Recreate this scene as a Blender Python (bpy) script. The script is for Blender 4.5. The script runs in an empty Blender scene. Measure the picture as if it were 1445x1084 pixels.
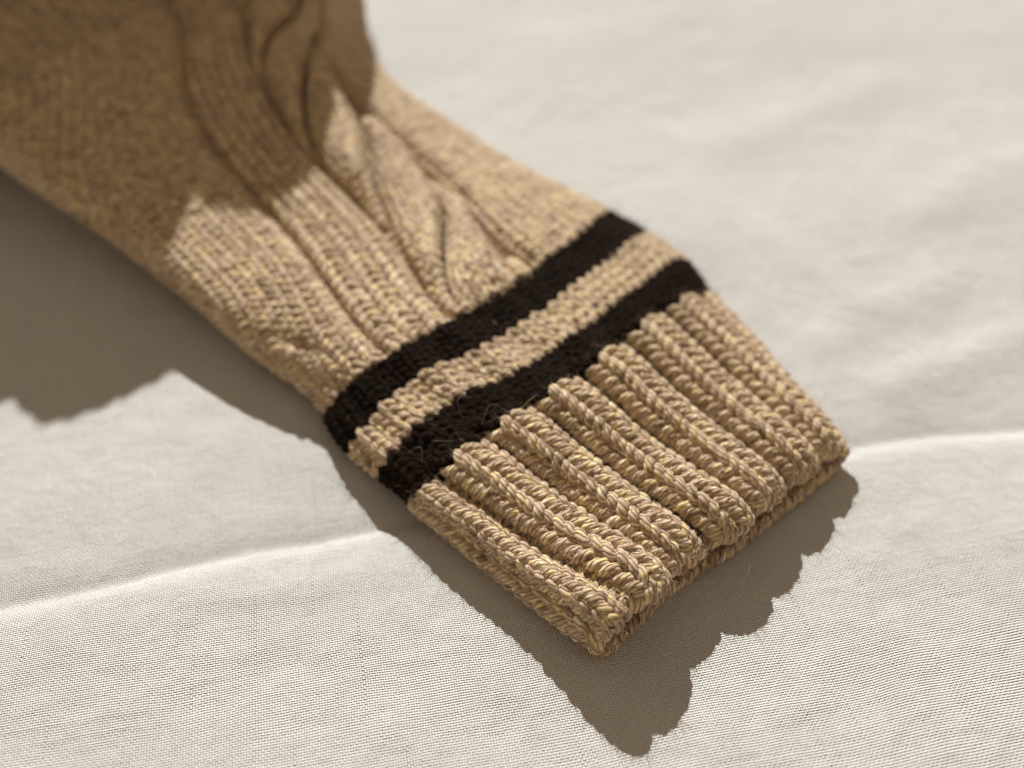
import bpy, math
import numpy as np
from mathutils import Vector

rng = np.random.default_rng(7)
sc = bpy.context.scene
col = sc.collection

# ------------------------------------------------------------------ camera, world, sun, exposure
CM = 0.01
F_PX, W_PX, H_PX = 1300.0, 1445.0, 1084.0
PITCH = math.radians(44.0)
CAM_H = 18.3                                   # cm above the cloth
cam = bpy.data.cameras.new('camera')
cam_ob = bpy.data.objects.new('camera', cam)
col.objects.link(cam_ob)
cam_ob.location = (0, 0, CAM_H * CM)
cam_ob.rotation_euler = (math.pi / 2 - PITCH, 0, 0)
cam.sensor_width = 36.0
cam.lens = 36.0 * F_PX / W_PX
cam.clip_start, cam.clip_end = 0.005, 20.0
cam.dof.use_dof = True
cam.dof.focus_distance = 0.201
cam.dof.aperture_fstop = 5.8
cam.dof.aperture_blades = 0
sc.camera = cam_ob

world = bpy.data.worlds.new('World')
sc.world = world
world.use_nodes = True
bg = world.node_tree.nodes['Background']
bg.inputs[0].default_value = (1.0, 0.77, 0.55, 1)
bg.inputs[1].default_value = 0.27

SUN_EL = math.radians(35.0)
SUN_D = np.array([0.21, -0.978, 0.0])          # where the shadows run on the cloth
SUN_D /= np.linalg.norm(SUN_D)
sun = bpy.data.lights.new('sun', 'SUN')
sun.energy = 5.0
sun.angle = math.radians(0.55)
sun.color = (1.0, 0.988, 0.962)
sun_ob = bpy.data.objects.new('sun', sun)
col.objects.link(sun_ob)
_d = Vector((SUN_D[0] * math.cos(SUN_EL), SUN_D[1] * math.cos(SUN_EL), -math.sin(SUN_EL)))
sun_ob.rotation_euler = _d.to_track_quat('-Z', 'Y').to_euler()
sun_ob.location = (-0.2, 0.9, 0.7)

sc.view_settings.view_transform = 'Standard'
sc.view_settings.look = 'None'
sc.view_settings.exposure = 0.28
sc.view_settings.gamma = 1.0
sc.view_settings.use_curve_mapping = False
sc.render.engine = 'CYCLES'
sc.cycles.use_denoising = True
sc.cycles.denoiser = 'OPENIMAGEDENOISE'
sc.cycles.max_bounces = 6
sc.cycles.diffuse_bounces = 4


def at(x, y, z=0.0):
    """photo pixel + height in cm above the cloth -> point in cm"""
    u = (x - W_PX / 2) / F_PX
    v = (y - H_PX / 2) / F_PX
    s, c = math.sin(PITCH), math.cos(PITCH)
    k = (CAM_H - z) / (s + v * c)
    return np.array([k * u, k * (c - v * s), z])


# ------------------------------------------------------------------ materials
class NT:
    def __init__(self, name):
        self.m = bpy.data.materials.new(name)
        self.m.use_nodes = True
        self.t = self.m.node_tree
        self.b = self.t.nodes['Principled BSDF']

    def node(self, typ, **kw):
        n = self.t.nodes.new(typ)
        for k, v in kw.items():
            setattr(n, k, v)
        return n

    def put(self, sock, v):
        if isinstance(v, bpy.types.NodeSocket):
            self.t.links.new(v, sock)
        else:
            sock.default_value = v

    def math(self, op, a, b=0.0, c=0.0):
        n = self.node('ShaderNodeMath', operation=op)
        for i, v in enumerate((a, b, c)):
            self.put(n.inputs[i], v)
        return n.outputs[0]

    def mix(self, f, a, b, typ='MIX'):
        n = self.node('ShaderNodeMix', data_type='RGBA', blend_type=typ)
        self.put(n.inputs[0], f)
        self.put(n.inputs[6], a)
        self.put(n.inputs[7], b)
        return n.outputs[2]

    def noise(self, vec, scale, detail=2.0, rough=0.5):
        n = self.node('ShaderNodeTexNoise')
        if vec is not None:
            self.put(n.inputs['Vector'], vec)
        n.inputs['Scale'].default_value = scale
        n.inputs['Detail'].default_value = detail
        n.inputs['Roughness'].default_value = rough
        return n.outputs['Fac']

    def ramp(self, f, stops):
        n = self.node('ShaderNodeValToRGB')
        self.put(n.inputs[0], f)
        cr = n.color_ramp
        while len(cr.elements) < len(stops):
            cr.elements.new(0.5)
        for e, (p, c) in zip(cr.elements, stops):
            e.position = p
            e.color = c if len(c) == 4 else (*c, 1)
        return n.outputs[0]


def yarn_material(name, stops, ply_shade, plies=4, turn=6.2, bump=0.5, sheen=0.25, sheen_tint=(1, .86, .7, 1), spec=0.18):
    """UV.x runs along the yarn in mm, UV.y once around it"""
    M = NT(name)
    uv = M.node('ShaderNodeUVMap').outputs[0]
    sep = M.node('ShaderNodeSeparateXYZ')
    M.put(sep.inputs[0], uv)
    along, around = sep.outputs[0], sep.outputs[1]
    wob = M.noise(uv, 0.55, 1.0)
    a = M.math('ADD', around, M.math('DIVIDE', along, turn))
    a = M.math('ADD', a, M.math('MULTIPLY', wob, 0.16))
    ph = M.math('MULTIPLY', a, plies)
    idx = M.math('FLOOR', ph)
    fr = M.math('SUBTRACT', M.math('FRACT', ph), 0.5)
    # rounded ply
    prof = M.math('SQRT', M.math('MAXIMUM', M.math('SUBTRACT', 1.0, M.math('MULTIPLY', M.math('MULTIPLY', fr, fr), 4.0)), 0.0))
    # fibres lying along each ply
    comb = M.node('ShaderNodeCombineXYZ')
    M.put(comb.inputs[0], M.math('MULTIPLY', along, 0.55))
    M.put(comb.inputs[1], M.math('MULTIPLY', ph, 4.0))
    fib = M.noise(comb.outputs[0], 1.0, 3.0, 0.65)
    # heathered dye: every ply changes colour slowly along its own length
    comb2 = M.node('ShaderNodeCombineXYZ')
    M.put(comb2.inputs[0], M.math('MULTIPLY', along, 0.23))
    M.put(comb2.inputs[1], M.math('MULTIPLY', idx, 7.31))
    hue = M.noise(comb2.outputs[0], 1.0, 2.0, 0.6)
    cy = M.node('ShaderNodeCombineXYZ')
    M.put(cy.inputs[0], M.math('MULTIPLY', along, 0.17))
    yarn = M.noise(cy.outputs[0], 1.0, 2.0, 0.6)
    hue = M.math('ADD', M.math('ADD', M.math('MULTIPLY', hue, 0.58), M.math('MULTIPLY', yarn, 0.30)), M.math('MULTIPLY', fib, 0.12))
    hue = M.math('MULTIPLY_ADD', hue, 2.0, -0.50)
    c = M.ramp(hue, stops)
    c = M.mix(M.math('MULTIPLY', M.math('SUBTRACT', 1.0, prof), 0.85), c, (*ply_shade, 1))  # shade between the plies, painted into the yarn colour
    M.put(M.b.inputs['Base Color'], c)
    M.b.inputs['Roughness'].default_value = 0.75
    M.b.inputs['Specular IOR Level'].default_value = spec
    M.b.inputs['Sheen Weight'].default_value = sheen
    M.b.inputs['Sheen Roughness'].default_value = 0.45
    M.b.inputs['Sheen Tint'].default_value = sheen_tint
    bp = M.node('ShaderNodeBump')
    bp.inputs['Strength'].default_value = bump
    bp.inputs['Distance'].default_value = 0.0005
    M.put(bp.inputs['Height'], M.math('ADD', prof, M.math('MULTIPLY', fib, 0.6)))
    M.put(M.b.inputs['Normal'], bp.outputs[0])
    return M.m


TAN_STOPS = [(0.24, (0.17, 0.105, 0.052)), (0.36, (0.41, 0.285, 0.175)), (0.47, (0.62, 0.465, 0.325)),
             (0.55, (0.72, 0.56, 0.395)), (0.62, (0.84, 0.64, 0.27)), (0.74, (0.95, 0.84, 0.67))]
mat_tan = yarn_material('tan_heather_wool', TAN_STOPS, (0.17, 0.105, 0.05), 6, 8.5, 0.9, 0.45)
mat_dark = yarn_material('dark_brown_wool', [(0.3, (0.009, 0.0055, 0.0035)), (0.6, (0.017, 0.010, 0.006)), (0.8, (0.030, 0.018, 0.010))],
                         (0.004, 0.003, 0.002), 5, 8.0, 0.9, 0.0, (.5, .38, .28, 1), 0.03)


def plain(name, colr, rough=0.9, sheen=0.0):
    M = NT(name)
    n = M.noise(None, 900.0, 2.0)
    M.put(M.b.inputs['Base Color'], M.mix(n, (*[x * 0.7 for x in colr], 1), (*[min(1, x * 1.25) for x in colr], 1)))
    M.b.inputs['Roughness'].default_value = rough
    M.b.inputs['Specular IOR Level'].default_value = 0.2
    M.b.inputs['Sheen Weight'].default_value = sheen
    return M.m


mat_backing = plain('tan_gap_shade', (0.28, 0.18, 0.09))  # tan darkened to stand for shade between the loops
mat_backing_dark = plain('dark_wool_backing', (0.012, 0.008, 0.006))
mat_fuzz = plain('tan_wool_fibre', (0.62, 0.46, 0.30), 0.6)
mat_fuzz_dark = plain('dark_wool_fibre', (0.042, 0.025, 0.014), 0.8)
mat_hair = plain('stray_pale_fibre', (0.42, 0.38, 0.32), 0.4)


def linen_material():
    M = NT('cream_linen')
    tc = M.node('ShaderNodeTexCoord').outputs['Object']
    mp = M.node('ShaderNodeMapping')
    M.put(mp.inputs['Vector'], tc)
    mp.inputs['Rotation'].default_value = (0, 0, math.radians(-11.5))
    p = mp.outputs[0]
    # slow drift of the threads
    nz = M.node('ShaderNodeTexNoise')
    M.put(nz.inputs['Vector'], p)
    nz.inputs['Scale'].default_value = 22.0
    nz.inputs['Detail'].default_value = 3.0
    vm = M.node('ShaderNodeVectorMath', operation='MULTIPLY_ADD')
    M.put(vm.inputs[0], nz.outputs['Color'])
    vm.inputs[1].default_value = (0.004, 0.004, 0)
    M.put(vm.inputs[2], p)
    sep = M.node('ShaderNodeSeparateXYZ')
    M.put(sep.inputs[0], vm.outputs[0])
    PIT = 0.00056
    X = M.math('DIVIDE', sep.outputs[0], PIT)
    Y = M.math('DIVIDE', sep.outputs[1], PIT)
    fx, fy = M.math('FLOOR', X), M.math('FLOOR', Y)
    gx = M.math('SUBTRACT', M.math('FRACT', X), 0.5)
    gy = M.math('SUBTRACT', M.math('FRACT', Y), 0.5)
    chk = M.math('MODULO', M.math('ADD', M.math('ADD', fx, fy), 100000.0), 2.0)
    sg = M.math('MULTIPLY_ADD', chk, 2.0, -1.0)
    # thread thickness, one value along each thread with slow slubs
    def slub(idx, run):
        cb = M.node('ShaderNodeCombineXYZ')
        M.put(cb.inputs[0], M.math('MULTIPLY', idx, 3.7))
        M.put(cb.inputs[1], M.math('MULTIPLY', run, 0.012))
        return M.noise(cb.outputs[0], 1.0, 2.0, 0.55)
    sw, sf = slub(fx, Y), slub(M.math('ADD', fy, 517.3), X)
    def bow(g):
        return M.math('SUBTRACT', 1.0, M.math('MULTIPLY', M.math('MULTIPLY', g, g), 4.0))
    hw = M.math('ADD', M.math('MULTIPLY', bow(gx), M.math('MULTIPLY_ADD', sw, 0.9, 0.38)),
                M.math('MULTIPLY', sg, M.math('MULTIPLY', M.math('COSINE', M.math('MULTIPLY', gy, math.pi)), 0.5)))
    hf = M.math('ADD', M.math('MULTIPLY', bow(gy), M.math('MULTIPLY_ADD', sf, 1.1, 0.15)),
                M.math('MULTIPLY', sg, M.math('MULTIPLY', M.math('COSINE', M.math('MULTIPLY', gx, math.pi)), -0.5)))
    def lump(sx):
        n = M.node('ShaderNodeMapRange')
        M.put(n.inputs[0], sx)
        n.inputs[1].default_value, n.inputs[2].default_value = 0.62, 0.76
        return n.outputs[0]
    lw, lf = lump(sw), lump(sf)
    hw = M.math('ADD', hw, M.math('MULTIPLY', lw, M.math('MULTIPLY', bow(gx), 0.45)))
    hf = M.math('ADD', hf, M.math('MULTIPLY', lf, M.math('MULTIPLY', bow(gy), 0.55)))
    h = M.math('MAXIMUM', hw, hf)
    big = M.noise(p, 14.0, 3.0)
    thread = M.math('MULTIPLY_ADD', M.math('ADD', sw, sf), 0.5, 0.0)
    c = M.mix(big, (0.742, 0.742, 0.708, 1), (0.81, 0.808, 0.778, 1))
    c = M.mix(M.math('MULTIPLY_ADD', thread, 1.6, -0.45), M.mix(0.28, c, (0.42, 0.38, 0.33, 1)), c)
    hole_shade = M.node('ShaderNodeMapRange')
    M.put(hole_shade.inputs[0], h)
    hole_shade.inputs[1].default_value, hole_shade.inputs[2].default_value = 0.15, 0.75
    hole_shade.inputs[3].default_value, hole_shade.inputs[4].default_value = 0.80, 0.0
    c = M.mix(hole_shade.outputs[0], c, (0.40, 0.36, 0.31, 1))  # shade in the holes of the weave, painted as a darker tone
    M.put(M.b.inputs['Base Color'], c)
    M.b.inputs['Roughness'].default_value = 0.8
    M.b.inputs['Specular IOR Level'].default_value = 0.25
    fine = M.noise(p, 2600.0, 2.0)
    wr = M.noise(p, 75.0, 4.0, 0.6)
    b1 = M.node('ShaderNodeBump')
    b1.inputs['Strength'].default_value = 0.34
    b1.inputs['Distance'].default_value = 0.004
    rid = M.math('ABSOLUTE', M.math('SUBTRACT', M.noise(p, 38.0, 3.0, 0.55), 0.5))
    M.put(b1.inputs['Height'], M.math('ADD', wr, M.math('MULTIPLY', rid, -1.4)))
    b2 = M.node('ShaderNodeBump')
    b2.inputs['Strength'].default_value = 1.0
    b2.inputs['Distance'].default_value = 0.00034
    M.put(b2.inputs['Height'], M.math('ADD', h, M.math('MULTIPLY', fine, 0.4)))
    M.put(b2.inputs['Normal'], b1.outputs[0])
    M.put(M.b.inputs['Normal'], b2.outputs[0])
    return M.m


mat_linen = linen_material()


# ------------------------------------------------------------------ mesh helpers
def mesh_from(name, verts, quads, mat, uv=None, smooth=True):
    me = bpy.data.meshes.new(name)
    nv, nf = len(verts), len(quads)
    me.vertices.add(nv)
    me.vertices.foreach_set('co', (np.asarray(verts, dtype=np.float32) * CM).ravel())
    me.loops.add(nf * 4)
    me.loops.foreach_set('vertex_index', np.asarray(quads, dtype=np.int32).ravel())
    me.polygons.add(nf)
    me.polygons.foreach_set('loop_start', np.arange(0, nf * 4, 4, dtype=np.int32))
    me.polygons.foreach_set('loop_total', np.full(nf, 4, dtype=np.int32))
    if uv is not None:
        l = me.uv_layers.new(name='UVMap')
        l.data.foreach_set('uv', np.asarray(uv, dtype=np.float32).ravel())
    me.update(calc_edges=True)
    if smooth:
        me.polygons.foreach_set('use_smooth', np.ones(nf, dtype=bool))
    me.materials.append(mat)
    me.validate()
    return me


def link(name, me, parent=None, **props):
    o = bpy.data.objects.new(name, me)
    col.objects.link(o)
    o.parent = parent
    for k, v in props.items():
        o[k] = v
    return o


class Tubes:
    """collects swept tubes: batches of curves (n, k, 3) in cm with radius in cm"""
    def __init__(self):
        self.v, self.f, self.uv, self.n = [], [], [], 0
        self.src = []

    def add(self, P, r, sides, s0=None):
        P = np.asarray(P, float)
        n, k, _ = P.shape
        T = np.gradient(P, axis=1)
        T /= np.linalg.norm(T, axis=2, keepdims=True) + 1e-12
        ref = np.zeros_like(T)
        ref[..., 2] = 1.0
        # a fixed reference across the tube keeps neighbouring rings aligned
        A = np.cross(T, ref)
        bad = np.linalg.norm(A, axis=2) < 0.15
        A[bad] = np.cross(T[bad], np.array([1.0, 0, 0]))
        A /= np.linalg.norm(A, axis=2, keepdims=True)
        for i in range(1, k):                                   # parallel transport
            a = A[:, i - 1] - T[:, i] * np.sum(A[:, i - 1] * T[:, i], axis=1, keepdims=True)
            A[:, i] = a / (np.linalg.norm(a, axis=1, keepdims=True) + 1e-12)
        B = np.cross(T, A)
        ang = np.arange(sides) / sides * 2 * np.pi
        r = np.broadcast_to(np.asarray(r, float), (n, k))
        ring = P[:, :, None, :] + r[:, :, None, None] * (A[:, :, None, :] * np.cos(ang)[None, None, :, None] + B[:, :, None, :] * np.sin(ang)[None, None, :, None])
        L = np.concatenate([np.zeros((n, 1)), np.cumsum(np.linalg.norm(np.diff(P, axis=1), axis=2), axis=1)], axis=1) * 10.0
        if s0 is None:
            s0 = rng.uniform(0, 5000, n)
        L = L + np.asarray(s0)[:, None]
        idx = self.n + np.arange(n * k * sides).reshape(n, k, sides)
        j = np.arange(sides)
        jn = (j + 1) % sides
        q = np.stack([idx[:, :-1][:, :, j], idx[:, :-1][:, :, jn], idx[:, 1:][:, :, jn], idx[:, 1:][:, :, j]], axis=-1)
        u0 = np.broadcast_to(L[:, :-1, None], q.shape[:3])
        u1 = np.broadcast_to(L[:, 1:, None], q.shape[:3])
        v0 = np.broadcast_to(j / sides, q.shape[:3])
        v1 = np.broadcast_to((j + 1) / sides, q.shape[:3])
        uv = np.stack([np.stack([u0, v0], -1), np.stack([u0, v1], -1), np.stack([u1, v1], -1), np.stack([u1, v0], -1)], axis=-2)
        self.v.append(ring.reshape(-1, 3))
        self.f.append(q.reshape(-1, 4))
        self.uv.append(uv.reshape(-1, 2))
        self.n += n * k * sides
        self.src.append((ring.reshape(-1, 3), (ring - P[:, :, None, :]).reshape(-1, 3)))

    def build(self, name, mat, parent, **props):
        me = mesh_from(name, np.concatenate(self.v), np.concatenate(self.f), mat, np.concatenate(self.uv))
        return link(name, me, parent, **props)


def spline(x, y, xq):
    """natural cubic spline, y (n, ...)"""
    x = np.asarray(x, float)
    y = np.asarray(y, float)
    n = len(x)
    h = np.diff(x)
    A = np.eye(n)
    rhs = np.zeros_like(y)
    for i in range(1, n - 1):
        A[i, i - 1], A[i, i], A[i, i + 1] = h[i - 1], 2 * (h[i - 1] + h[i]), h[i]
        rhs[i] = 6 * ((y[i + 1] - y[i]) / h[i] - (y[i] - y[i - 1]) / h[i - 1])
    m = np.linalg.solve(A, rhs.reshape(n, -1)).reshape(y.shape)
    xq = np.asarray(xq, float)
    i = np.clip(np.searchsorted(x, xq) - 1, 0, n - 2)
    sh = (-1,) + (1,) * (y.ndim - 1)
    t0 = (xq - x[i]).reshape(sh)
    t1 = (x[i + 1] - xq).reshape(sh)
    hh = h[i].reshape(sh)
    return (m[i] * t1 ** 3 + m[i + 1] * t0 ** 3) / (6 * hh) + (y[i] / hh - m[i] * hh / 6) * t1 + (y[i + 1] / hh - m[i + 1] * hh / 6) * t0


# ------------------------------------------------------------------ the cloth
def smooth_noise(x, y, scale, seed, octaves=3):
    r = np.random.default_rng(seed)
    out = np.zeros_like(x)
    amp = 1.0
    for o in range(octaves):
        for k in range(5):
            th = r.uniform(0, 2 * np.pi)
            ph = r.uniform(0, 2 * np.pi)
            fq = scale * 2 ** o * r.uniform(0.7, 1.35)
            out += amp * np.sin((x * np.cos(th) + y * np.sin(th)) * fq + ph + 0.8 * np.sin(fq * 0.6 * (y * np.cos(th) - x * np.sin(th)) + ph * 2)) / 5
        amp *= 0.5
    return out


CREASE = np.array([at(-500, 960)[:2], at(-150, 882)[:2], at(0, 852)[:2], at(180, 815)[:2], at(380, 770)[:2], at(540, 738)[:2], at(700, 720)[:2], at(900, 690)[:2],
                   at(1100, 660)[:2], at(1210, 628)[:2], at(1330, 606)[:2], at(1445, 599)[:2], at(1700, 590)[:2], at(2200, 585)[:2]])


def cloth_height(x, y):
    yc = np.interp(x, CREASE[:, 0], CREASE[:, 1])
    d = y - yc + 0.10 * np.sin(x * 1.1) * 0.5
    # valley: long fall from behind, short rise in front
    dn, ds = np.maximum(d, 0), np.maximum(-d, 0)
    north = -0.22 * np.exp(-(dn / 1.5)) - 0.07 * np.exp(-(dn / 0.35) ** 1.5)
    south = -0.29 * np.exp(-(ds / 0.34) ** 0.95)
    z = np.where(d > 0, north, south)
    # soften the very bottom of the crease
    z = z + 0.03 * np.exp(-(d / 0.10) ** 2)
    z = z + 0.06 * smooth_noise(x, y, 0.6, 3, 3) + 0.34 * smooth_noise(x, y, 0.17, 11, 2) * np.clip((y - 14) / 14, 0.08, 1)
    z = z + 0.045 * (0.4 - np.abs(smooth_noise(x, y, 0.75, 29, 2))) + 0.018 * (0.4 - np.abs(smooth_noise(x, y, 1.9, 31, 2)))
    # soft fold wandering through the far cloth on the right
    def fold(p0, p1, w, a):
        p0, p1 = np.array(p0), np.array(p1)
        t = np.clip(((x - p0[0]) * (p1 - p0)[0] + (y - p0[1]) * (p1 - p0)[1]) / np.sum((p1 - p0) ** 2), 0, 1)
        dx, dy = x - p0[0] - t * (p1 - p0)[0], y - p0[1] - t * (p1 - p0)[1]
        return a * np.exp(-(dx * dx + dy * dy) / w ** 2)
    z = z + fold(at(790, 60)[:2], at(960, 330)[:2], 2.2, 0.34)
    z = z + fold(at(1160, 480)[:2], at(1330, 400)[:2], 0.9, 0.12)
    z = z + fold(at(1250, 545)[:2], at(1460, 470)[:2], 0.8, 0.16)
    z = z + fold(at(1010, 200)[:2], at(1240, 120)[:2], 1.6, 0.2) + fold(at(1080, 330)[:2], at(1200, 420)[:2], 0.9, 0.13) + fold(at(1300, 300)[:2], at(1445, 230)[:2], 1.3, 0.16)
    z = z + fold(at(330, 845)[:2], at(560, 800)[:2], 0.45, 0.05)
    # under the sleeve and its fold the weight presses the cloth flat
    return z


def axis(a, b, fine_a, fine_b, df, dc):
    xs = [np.arange(a, fine_a, dc), np.arange(fine_a, fine_b, df), np.arange(fine_b, b + dc, dc)]
    return np.concatenate(xs)


gx = axis(-75, 75, -15, 17, 0.085, 0.5)
gy = axis(-25, 120, 5, 24, 0.085, 0.5)
GX, GY = np.meshgrid(gx, gy)


# ------------------------------------------------------------------ the sleeve surface
# 16 columns round the tube: 0..6 over the top (left to right), 7 right side, 8..14 underneath, 15 left side
def ring(top, right, left, bz=0.30, inset=0.35):
    T = [at(*q) for q in top]
    R, L = at(*right), at(*left)
    R0, L0 = R.copy(), L.copy()
    ax = (L - R)
    ax[2] = 0
    w = np.linalg.norm(ax)
    ax /= w
    B = []
    for k in range(7):
        f = (inset + (w - 2 * inset) * k / 6) / w
        b = R + (L - R) * f
        b[2] = bz
        B.append(b)
    return np.array(T + [R0] + B + [L0])


def sleeve_ring(l0, l1, g1, g2, g3, r6, right, left, bz=0.3, inset=0.8):
    a = [np.array(q, float) for q in (l0, l1, g1, g2, g3, r6)]
    c3 = a[2] + (a[3] - a[2]) / 1.3
    c4 = a[3] + (a[4] - a[3]) * 0.7 / 1.7
    return ring([a[0], a[1], a[2], c3, c4, a[4], a[5]], right, left, bz, inset)


stations = []
stations.append((0, ring([(856, 880, 1.22), (913, 824, 1.28), (963, 785, 1.12), (1026, 740, 1.02), (1079, 698, 0.94), (1131, 660, 0.86), (1168, 628, 0.80)], (1184, 634, 0.50), (838, 903, 0.5))))
stations.append((23, ring([(594, 688, 0.95), (645, 640, 1.5), (712, 591, 1.9), (778, 551, 2.1), (845, 505, 2.1), (902, 459, 1.9), (960, 422, 1.5)], (994, 417, 0.8), (582, 701, 0.5))))
stations.append((28, ring([(546, 646, 0.85), (578, 608, 1.3), (644, 559, 1.75), (715, 531, 2.0), (785, 487, 2.1), (850, 441, 2.0), (925, 380, 1.7)], (957, 366, 1.0), (530, 662, 0.45))))
stations.append((32, ring([(505, 609, 0.85), (533, 575, 1.3), (588, 526, 1.8), (657, 497, 2.05), (735, 451, 2.15), (800, 404, 2.05), (870, 351, 1.8)], (902, 328, 1.1), (490, 628, 0.45))))
stations.append((37, ring([(475, 563, 0.9), (498, 538, 1.35), (547, 503, 1.85), (615, 464, 2.15), (685, 424, 2.25), (755, 378, 2.15), (820, 326, 2.0)], (852, 302, 1.2), (461, 583, 0.45))))
stations.append((54, sleeve_ring((362, 463, 1.45), (397, 422, 1.85), (437, 372, 2.15), (535, 315, 2.35), (650, 280, 2.25), (692, 228, 1.9), (703, 228, 1.2), (343, 482, 0.75))))
stations.append((68, sleeve_ring((250, 380, 1.7), (305, 342, 2.15), (367, 285, 2.5), (452, 233, 2.7), (556, 193, 2.6), (582, 152, 2.2), (594, 168, 1.5), (230, 387, 0.9))))
stations.append((81, sleeve_ring((135, 295, 2.1), (207, 248, 2.6), (297, 200, 3.0), (390, 152, 3.2), (487, 128, 3.1), (517, 92, 2.7), (530, 116, 1.8), (108, 297, 1.5), inset=1.7)))
stations.append((94, sleeve_ring((32, 214, 2.9), (128, 168, 3.15), (257, 95, 3.6), (352, 70, 3.8), (449, 62, 3.7), (488, 33, 3.2), (508, 47, 2.2), (0, 214, 2.0), inset=2.8)))
stations.append((107, sleeve_ring((-60, 150, 3.3), (68, 82, 3.9), (241, 5, 4.3), (337, 0, 4.5), (445, -3, 4.4), (474, -25, 3.9), (488, -12, 2.6), (-100, 158, 2.4), inset=3.4)))


def world_ring(top, right, left, bz=0.3):
    T = [np.array(q, float) for q in top]
    R, L = np.array(right, float), np.array(left, float)
    B = []
    for k in range(7):
        f = 0.04 + 0.92 * k / 6
        b = R + (L - R) * f
        b[2] = bz
        B.append(b)
    return np.array(T + [R] + B + [L])


# beyond the frame the sleeve climbs over the bunched-up body of the sweater and falls behind it
stations.append((123, world_ring([(-25.5, 31.5, 4.4), (-21.5, 34.0, 6.4), (-16.6, 37.4, 8.8), (-14.0, 39.3, 9.4), (-12.2, 40.7, 9.4), (-10.2, 42.0, 8.4), (-9.5, 42.8, 6.4)], (-9.2, 43.1, 3.0), (-28.0, 30.5, 2.0))))
stations.append((142, world_ring([(-31.0, 36.0, 6.0), (-24.0, 37.5, 10.4), (-18.6, 39.2, 15.4), (-14.7, 42.0, 15.9), (-12.0, 44.0, 16.4), (-9.3, 45.3, 15.0), (-8.2, 46.0, 12.6)], (-7.75, 46.4, 5.5), (-34.0, 35.0, 2.6))))
stations.append((167, world_ring([(-34.0, 45.0, 5.5), (-28.5, 46.5, 8.6), (-22.5, 48.5, 11.0), (-18.0, 50.0, 11.8), (-14.6, 51.2, 11.6), (-11.6, 52.0, 9.4), (-10.6, 52.4, 6.6)], (-10.2, 52.6, 3.0), (-37.0, 44.0, 2.4))))
stations.append((190, world_ring([(-36.0, 53.5, 2.0), (-30.0, 55.0, 2.6), (-24.0, 56.2, 3.0), (-19.5, 57.0, 3.2), (-15.0, 57.6, 3.2), (-11.4, 58.0, 2.8), (-10.0, 58.2, 2.0)], (-9.4, 58.4, 1.0), (-38.5, 52.5, 0.9))))

# the ribs run straight from the stripe to the edge
for f, vv_ in ((0.33, 8.0), (0.67, 16.0)):
    A_, B_ = stations[0][1], dict(stations)[23]
    mid_ring = A_ + (B_ - A_) * (vv_ / 23.0)
    mid_ring[:7, 2] += 0.05
    stations.insert([k for k, st_ in enumerate(stations) if st_[0] > vv_][0], (vv_, mid_ring))

# the cuff edge curls over towards the inside
s0 = stations[0][1]
dirn = s0 - stations[1][1]
dirn[:, 2] = 0
dirn /= np.linalg.norm(dirn, axis=1, keepdims=True)
jj = np.random.default_rng(21)
s0 += dirn * jj.normal(0, 0.05, (16, 1))
s0[:7, 2] += jj.normal(0, 0.08, 7)
curl = s0 + dirn * 0.16
curl[:8, 2] -= 0.20
curl[15, 2] -= 0.05
curl[7, 2] -= -0.12
curl[8:15, 2] -= 0.02
curl[8:15] += dirn[8:15] * 0.06
stations.insert(0, (-1.6, curl))
SV = np.array([s[0] for s in stations], float)
SP = np.array([s[1] for s in stations])                 # (stations, 16, 3)

CN, VN = 16 * 40, 6                                     # samples round, samples per row
cq = np.arange(CN) / 40.0
cext = np.arange(-4, 21)
SPe = np.concatenate([SP[:, -4:], SP, SP[:, :5]], axis=1)
ringS = np.stack([spline(cext, SPe[j], cq) for j in range(len(SV))])       # (st, CN, 3)
V0, V1 = -1.6, 190.0
vq = np.arange(int(V0 * VN), int(V1 * VN)) / VN
vq = vq[vq >= V0]
BASE = spline(SV, ringS, vq)                             # (V, C, 3)


def grid_normals(G):
    dc = np.roll(G, -1, axis=1) - np.roll(G, 1, axis=1)
    dv = np.gradient(G, axis=0)
    n = np.cross(dv, dc)
    n /= np.linalg.norm(n, axis=2, keepdims=True) + 1e-12
    return n


N0 = grid_normals(BASE)
mid = BASE[:, 3 * 40]
if np.mean(N0[:, 3 * 40, 2]) < 0:
    N0 = -N0
CC, VV = np.meshgrid(cq, vq)


def sstep(a, b, x):
    t = np.clip((x - a) / (b - a), 0, 1)
    return t * t * (3 - 2 * t)


# knit ribs, grooves, cable strands as relief on the tube
KHS = np.array([0.27, 0.385, 0.38, 0.375, 0.375, 0.375, 0.375] + [0.42] * 9)
KH = KHS[np.round(cq).astype(int) % 16]        # half width of the knit part of each rib (in columns)
q = (cq - np.round(cq))
hump = np.clip(1 - np.abs(q / (KH + 0.02)) ** 2.7, 0, 1) ** 0.55
rib = np.where(np.round(cq) % 16 == 0, 0.26, 0.42) * hump - 0.24
slit = np.where((cq > 0.7) & (cq < 6.7), 1.0, 0.0) * np.exp(-((np.abs(q) - 0.5) / 0.095) ** 2)
rib = rib - 0.36 * slit
fade_rib = 1 - sstep(21.5, 24.5, VV)
relief = rib[None, :] * fade_rib * np.where((CC > 6.7) & (CC < 15.3), 0.7, 1.0) * (0.45 + 0.55 * sstep(-0.5, 4.0, VV))


def line_c(pts):
    pts = np.array(pts, float)
    return np.interp(VV, pts[:, 0], pts[:, 1])


def groove(cpos, w, depth, a, b):
    g = -depth * np.exp(-((CC - cpos) / w) ** 2)
    return g * sstep(a, a + 4, VV) * (1 - sstep(b - 4, b, VV))


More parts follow.
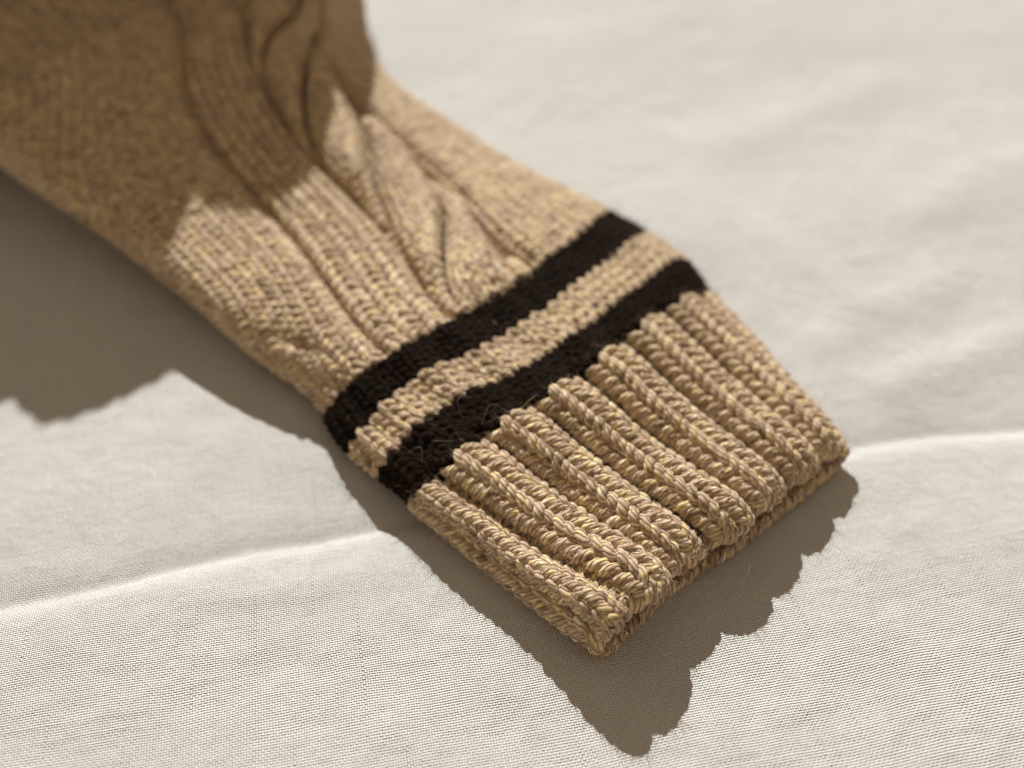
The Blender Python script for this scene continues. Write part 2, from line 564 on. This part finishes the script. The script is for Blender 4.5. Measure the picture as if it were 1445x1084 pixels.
G1, G2, G3 = 2.0, 3.3, 5.0
sl = sstep(36, 40, VV)
for gpos in (G1, G2, G3):
    relief = relief + groove(gpos, 0.12, 0.52, 35, 189)


# the panel under the cable lies a little deeper
relief = relief - 0.32 * sstep(3.25, 3.5, CC) * (1 - sstep(4.8, 5.05, CC)) * sstep(37, 42, VV)
# small creases where the left side of the sleeve folds over
relief = relief + 0.025 * np.sin(VV * 0.31 + CC * 2.0) * sl * ((CC < 2) | (CC > 5.3)) + 0.04 * np.sin(VV * 0.12 - CC * 3.1) * sl
# the pull of the stripe rows
relief = relief + 0.05 * np.sin(CC * 2 * np.pi + 0.6) * sstep(23, 26, VV) * (1 - sstep(34, 40, VV))
relief = relief - 0.14 * np.exp(-((CC - 4.35) / 0.10) ** 2) * sstep(27, 29, VV) * (1 - sstep(36, 39, VV))
# crease at the wrist on the left
relief = relief - 0.20 * np.exp(-((VV - 46 + (CC - 0.5) * 6) / 2.2) ** 2) * np.exp(-((CC - 0.45) / 0.45) ** 2)

SURF = BASE + N0 * relief[..., None]
NRM = grid_normals(SURF)
if np.mean(NRM[:, 3 * 40, 2]) < 0:
    NRM = -NRM
dC = np.linalg.norm(np.roll(SURF, -1, axis=1) - SURF, axis=2)
ARC = np.concatenate([np.zeros((len(vq), 1)), np.cumsum(dC, axis=1)], axis=1)   # arc length round each row


def look(G, c, v):
    c = np.mod(c, 16) * 40.0
    fv = np.clip((v - vq[0]) * VN, 0, len(vq) - 1.001)
    i0 = np.floor(c).astype(int)
    j0 = np.floor(fv).astype(int)
    a, b = (c - i0)[..., None], (fv - j0)[..., None]
    i1 = (i0 + 1) % CN
    i0 = i0 % CN
    return (G[j0, i0] * (1 - a) + G[j0, i1] * a) * (1 - b) + (G[j0 + 1, i0] * (1 - a) + G[j0 + 1, i1] * a) * b


def row_arc(v):
    j = int(np.clip(round((v - vq[0]) * VN), 0, len(vq) - 1))
    return ARC[j]


CGRID = np.arange(CN + 1) / 40.0


def c_to_s(v, c):
    A = row_arc(v)
    c = np.asarray(c, float)
    return np.interp(np.mod(c, 16), CGRID, A) + np.floor(c / 16) * A[-1]


def s_to_c(v, s):
    A = row_arc(v)
    s = np.asarray(s, float)
    return np.interp(np.mod(s, A[-1]), A, CGRID) + np.floor(s / A[-1]) * 16


LA, LB, LZ = 0.255, 0.86, 0.078            # loop: sideways bulge (of a stitch), reach (in rows), depth (cm)


def stitches(tubes, v, s_edges, kinds, r, pts, sides, za=LZ, jit=0.08, step=1.0):
    """one row at height v: stitch i lies between s_edges[i] and s_edges[i+1] (cm round the row)"""
    n = len(kinds)
    t = np.linspace(0, 2 * np.pi, pts + 1)
    w = np.diff(s_edges)
    kinds = np.asarray(kinds, float)[:, None]
    j1 = rng.normal(0, jit, (n, 1))
    j2 = rng.normal(0, jit, (n, 1))
    x = t / (2 * np.pi) + (LA + j1 * 0.3) * np.sin(2 * t)
    y = -step * (LB + j2) * np.cos(t) + rng.normal(0, jit, (n, 1)) * np.sin(t)
    z = -za * (1 + j1) * np.cos(2 * t) * kinds
    s = s_edges[:-1, None] + x * w[:, None]
    c = s_to_c(v, s)
    vv = np.broadcast_to(v + y, c.shape)
    Pp = look(SURF, c, vv) + look(NRM, c, vv) * z[..., None]
    # make the ends meet exactly with the neighbour
    tubes.add(Pp, r * (1 + rng.normal(0, 0.055, (n, 1))), sides)


# ------------------------------------------------------------------ sweater, its parts
sweater = link('knitted_sweater', None)
sweater.location = (0.02, 0.12, 0.0)
sweater['label'] = 'tan heather wool sweater sleeve with ribbed cuff, cables and two dark brown stripes'
sweater['category'] = 'sweater'


def finish(o):
    o.matrix_parent_inverse = sweater.matrix_world.inverted()
    return o


bpy.context.view_layer.update()

# cuff: ribs one by one, purl columns between them
RY = 0.138
rib_t = {k: Tubes() for k in range(16)}
cuff_t = Tubes()
fuzz_src = []
STEP = 1.15
ROWS_CUFF = np.arange(20) * STEP
for v in ROWS_CUFF:
    for k in range(16):
        if k in (7,) and False:
            continue
        kh = KHS[k]
        bottom = 8 <= k <= 14
        if bottom and 9 <= v:
            continue
        a, b = c_to_s(v, k - kh), c_to_s(v, k + kh)
        if a > b:
            a -= row_arc(v)[-1]
        stitches(rib_t[k], v, np.linspace(a, b, 3), [1, 1], RY, 17, 8, step=STEP)
        khn = KHS[(k + 1) % 16]
        a, b = c_to_s(v, k + kh), c_to_s(v, k + 1 - khn)
        if b < a:
            b += row_arc(v)[-1]
        if 2 <= k <= 6:
            continue                                   # ribs meet, the purl column is drawn in out of sight
        npl = 2 if (b - a) > 0.42 else 1
        stitches(cuff_t, v, np.linspace(a, b, npl + 1), [-1] * npl, RY * (0.95 if k in (0, 15) else 0.65), 16, 8, step=STEP)
# cast-on edge: one long strand wrapping the end of the tube, in and out
tt = np.linspace(0, 16, 16 * 40 + 1)
for vv_, ph, rr in ((-0.55, 0.0, RY), (-1.15, 0.5, RY * 0.95)):
    wav = 0.35 * np.sin(tt * 2 * np.pi * 4 + ph * 2 * np.pi)
    Pe = look(SURF, tt, vv_ + wav) + look(NRM, tt, vv_ + wav) * (0.03 + 0.05 * np.cos(tt * 2 * np.pi * 4 + ph * 2 * np.pi))[:, None]
    cuff_t.add(Pe[None], rr, 8)
cuff = finish(cuff_t.build('cuff', mat_tan, sweater))
fuzz_src.append(('tan', cuff_t, 3500))
for k in range(16):
    o = link('rib', mesh_from('rib', np.concatenate(rib_t[k].v), np.concatenate(rib_t[k].f), mat_tan, np.concatenate(rib_t[k].uv)), cuff)
    if k <= 6 or k == 15:
        fuzz_src.append(('tan', rib_t[k], 3000))


# stripes and the band between them
def band(name, v_rows, mat, r, kind, nf):
    tb = Tubes()
    for v in v_rows:
        a = c_to_s(v, -1.6)
        b = c_to_s(v, 7.6)
        n = max(4, int(round((b - a) / 0.44)))
        if kind == 'under':
            pass
        stitches(tb, v, np.linspace(a, b, n + 1), [1] * n, r, 14, 8, za=0.07)
    o = finish(tb.build(name, mat, sweater))
    fuzz_src.append(('dark' if mat is mat_dark else 'tan', tb, nf))
    return o


low = band('stripe', np.arange(23, 28), mat_dark, 0.138, 'top', 10500)
low['label'] = 'dark brown stripe bordering the ribbed cuff'
mid_band = band('band', np.arange(28, 32), mat_tan, 0.130, 'top', 1600)
up = band('stripe', np.arange(32, 37), mat_dark, 0.138, 'top', 8000)
up['label'] = 'dark brown stripe bordering the cabled sleeve'

# sleeve panels
left_t, knit_t, cab_t, right_t = Tubes(), Tubes(), Tubes(), Tubes()
# cable: rope-like strands slanting one after the other across the panel
PERIOD, SLANT = 17.5, 0.070
cab_s = {}


def strand_row(v, j, r, pts, sides, step):
    def limits(vv):
        def bend(x):
            return 4.15 + 0.80 * np.tanh(1.2 * x / 0.80)
        hi = SLANT * (vv - 48.0 - PERIOD * j)
        lo = bend(hi - SLANT * PERIOD)
        hi = bend(hi)
        return np.clip(lo, 3.40, 4.90), np.clip(hi, 3.40, 4.90)
    a, b = limits(float(v))
    if b - a < 0.10:
        return
    n = max(1, int(round((b - a) / 0.27)))
    t = np.linspace(0, 2 * np.pi, pts + 1)
    x = np.arange(n)[:, None] / n + (t / (2 * np.pi) + LA * np.sin(2 * t))[None] / n
    y = -step * (LB + rng.normal(0, 0.07, (n, 1))) * np.cos(t)[None]
    vv = v + y
    lo, hi = limits(vv)
    wd = hi - lo
    gapc = np.minimum(0.11, wd * 0.22)
    c = lo + gapc + x * (wd - 2 * gapc)
    prof = np.clip(1 - np.abs(2 * x - 1) ** 2.5, 0, 1) ** 0.5 * np.clip((hi - lo) / 0.55, 0.15, 1) ** 0.7
    h = (0.76 * prof * (0.75 + 0.5 * x) - 0.12) * sstep(36.5, 41.0, vv) - 0.06 * np.cos(2 * t)[None] + 0.02
    tb = cab_s.setdefault(j, Tubes())
    tb.add(look(SURF, c, vv) + look(NRM, c, vv) * h[..., None], r * (1 + rng.normal(0, 0.03, (n, 1))), sides)


ST = 0.54
SROW = 1.2
for v in np.concatenate([np.arange(37.1, 106, SROW), np.arange(106.5, 189, 1.0)]):
    far = v > 106
    pts, sides = (7, 4) if far else (12, 7) if v < 62 else (10, 6)
    rr = 0.166 if v < 106 else 0.17
    sp = SROW if v < 106 else 1.0
    zz = 0.075 if v < 106 else 0.04
    st = ST if v < 106 else 0.62
    sG1, sG2, sG3 = c_to_s(v, G1), c_to_s(v, G2), c_to_s(v, G3)
    # left panel, counted from the groove outwards and under
    sL = c_to_s(v, -1.7)
    n = int((sG1 - 0.03 - sL) / st)
    e = sG1 - 0.03 - np.arange(n, -1, -1) * st
    stitches(left_t, v, e, [1] * n, rr, pts, sides, za=zz, jit=0.09, step=sp)
    n = 4
    stitches(knit_t, v, np.linspace(sG1 + 0.03, sG2 - 0.03, n + 1), [1] * n, rr, pts, sides, za=zz, jit=0.09, step=sp)
    for j in range(-3, 12):
        strand_row(v, j, rr, pts, sides, sp)
    stitches(cab_t, v, np.linspace(sG2 + 0.10, sG3 - 0.10, 7), [-1] * 6, rr * 0.8, pts, sides, za=0.05, step=sp)
    sR = c_to_s(v, 7.7)
    n = int((sR - sG3 - 0.03) / st)
    e = sG3 + 0.03 + np.arange(n + 1) * st
    stitches(right_t, v, e, [1] * n, rr, pts, sides, za=zz, jit=0.09, step=sp)
p = finish(left_t.build('stockinette_panel', mat_tan, sweater))
finish(knit_t.build('knit_band', mat_tan, sweater))
cable = finish(cab_t.build('cable', mat_tan, sweater))
for tb in cab_s.values():
    link('strand', mesh_from('strand', np.concatenate(tb.v), np.concatenate(tb.f), mat_tan, np.concatenate(tb.uv)), cable)
finish(right_t.build('stockinette_panel', mat_tan, sweater))
fuzz_src.append(('tan', left_t, 2500))
fuzz_src.append(('tan', right_t, 1500))
for j in (-1, 0, 1):
    fuzz_src.append(('tan', cab_s[j], 600))

# added sheet behind the loops, its tan darkened for shade in the gaps
sel_v = np.arange(0, len(vq), 2)
sel_c = np.arange(0, CN, 4)
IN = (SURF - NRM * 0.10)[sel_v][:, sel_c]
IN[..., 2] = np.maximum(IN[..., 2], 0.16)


def gap_backing(name, va, vb, mat, parent):
    rows = np.where((vq[sel_v] >= va - 0.34) & (vq[sel_v] <= vb))[0]
    g = IN[rows]
    nr, nc = g.shape[:2]
    idx = np.arange(nr * nc).reshape(nr, nc)
    jn = (np.arange(nc) + 1) % nc
    qd = np.stack([idx[:-1], idx[:-1][:, jn], idx[1:][:, jn], idx[1:]], axis=-1).reshape(-1, 4)
    return finish(link(name, mesh_from(name, g.reshape(-1, 3), qd, mat), parent))


gap_backing('gap_backing', -0.9, 22.8, mat_backing, sweater)
gap_backing('gap_backing', 22.8, 27.6, mat_backing_dark, sweater)
gap_backing('gap_backing', 27.6, 31.6, mat_backing, sweater)
gap_backing('gap_backing', 31.6, 36.6, mat_backing_dark, sweater)
gap_backing('gap_backing', 36.6, 190, mat_backing, sweater)


# ------------------------------------------------------------------ loose fibres standing off the wool
def fibres(src, count, length, radius, lift):
    tb = Tubes()
    V = np.concatenate([a for a, b in src.src])
    Nn = np.concatenate([b for a, b in src.src])
    Nn = Nn / (np.linalg.norm(Nn, axis=1, keepdims=True) + 1e-9)
    ok = np.where((Nn[:, 2] > -0.3) & (V[:, 1] < 45) & (V[:, 2] > 0.25))[0]
    i = rng.choice(ok, count)
    p0 = V[i]
    n0 = Nn[i]
    L = length * rng.lognormal(0, 0.4, (count, 1))
    d = n0 * lift + rng.normal(0, 0.75, (count, 3))
    d /= np.linalg.norm(d, axis=1, keepdims=True)
    bend = rng.normal(0, 0.8, (count, 3))
    t = np.linspace(0, 1, 5)[None, :, None]
    Pp = p0[:, None] - n0[:, None] * 0.01 + L[:, None] * (d[:, None] * t + bend[:, None] * t ** 2 * 0.55 + rng.normal(0, 0.25, (count, 1, 3)) * np.sin(t * 5.0) * 0.25)
    Pp[..., 2] = np.maximum(Pp[..., 2], 0.05)
    tb.add(Pp, radius * rng.lognormal(0, 0.35, (count, 1)) * np.linspace(1, 0.35, 5)[None, :], 3)
    return tb


allt = {'tan': [], 'dark': []}
for kind, src, nf in fuzz_src:
    tb = fibres(src, nf, 0.13 if kind == 'tan' else 0.17, 0.0040 if kind == 'tan' else 0.0030, 0.8)
    allt[kind].append(tb)
for kind, m in (('tan', mat_fuzz), ('dark', mat_fuzz_dark)):
    T = Tubes()
    off = 0
    for tb in allt[kind]:
        T.v += tb.v
        T.f += [f + off for f in tb.f]
        T.uv += tb.uv
        off += tb.n
    o = finish(T.build('fuzz', m, sweater, kind='stuff'))
# a few long pale hairs caught on the dark stripe and the cuff
hb = Tubes()
for (x, y, z, dx, dy, L) in ((652, 590, 2.3, 0.3, -0.8, 0.7), (680, 600, 2.3, 0.8, -0.3, 0.8), (640, 622, 1.9, -0.8, 0.3, 0.6), (1032, 795, 0.5, 0.15, 0.9, 0.8), (575, 640, 1.6, 0.7, 0.6, 0.6)):
    p0 = at(x, y, z)
    t = np.linspace(0, 1, 14)[:, None]
    e1 = np.array([dx, -dy, 0.25])
    e2 = np.array([dy, dx, 0.2])
    hb.add((p0 + L * (e1 * t + e2 * 0.35 * np.sin(t * 3.4) + np.array([0, 0, 0.25]) * np.sin(t * np.pi)))[None], 0.0024, 4)
finish(hb.build('stray_hair', mat_hair, sweater, kind='stuff'))

# ------------------------------------------------------------------ cloth mesh (pressed flat where the sweater rests)
Z = cloth_height(GX, GY)
foot = SP[1:, [7, 15]][:, :, :2]
cx = np.interp(GY, (foot[:, 0, 1] + foot[:, 1, 1]) / 2, (foot[:, 0, 0] + foot[:, 1, 0]) / 2)
hw = np.interp(GY, (foot[:, 0, 1] + foot[:, 1, 1]) / 2, np.abs(foot[:, 0, 0] - foot[:, 1, 0]) / 2)
near = np.exp(-np.maximum(np.abs(GX - cx) - hw, 0) ** 2 / 2.0 ** 2) * ((GY > 8) & (GY < 62))
lim = 0.04 + (1 - near) * 1.0
Z = np.minimum(Z, lim)
ny, nx = GX.shape
idx = np.arange(nx * ny).reshape(ny, nx)
qd = np.stack([idx[:-1, :-1], idx[:-1, 1:], idx[1:, 1:], idx[1:, :-1]], axis=-1).reshape(-1, 4)
cloth = link('linen_cloth', mesh_from('linen_cloth', np.stack([GX, GY, Z], -1).reshape(-1, 3), qd, mat_linen), None, kind='structure')
cloth['label'] = 'cream woven linen cloth with a long soft crease spread under the sweater'
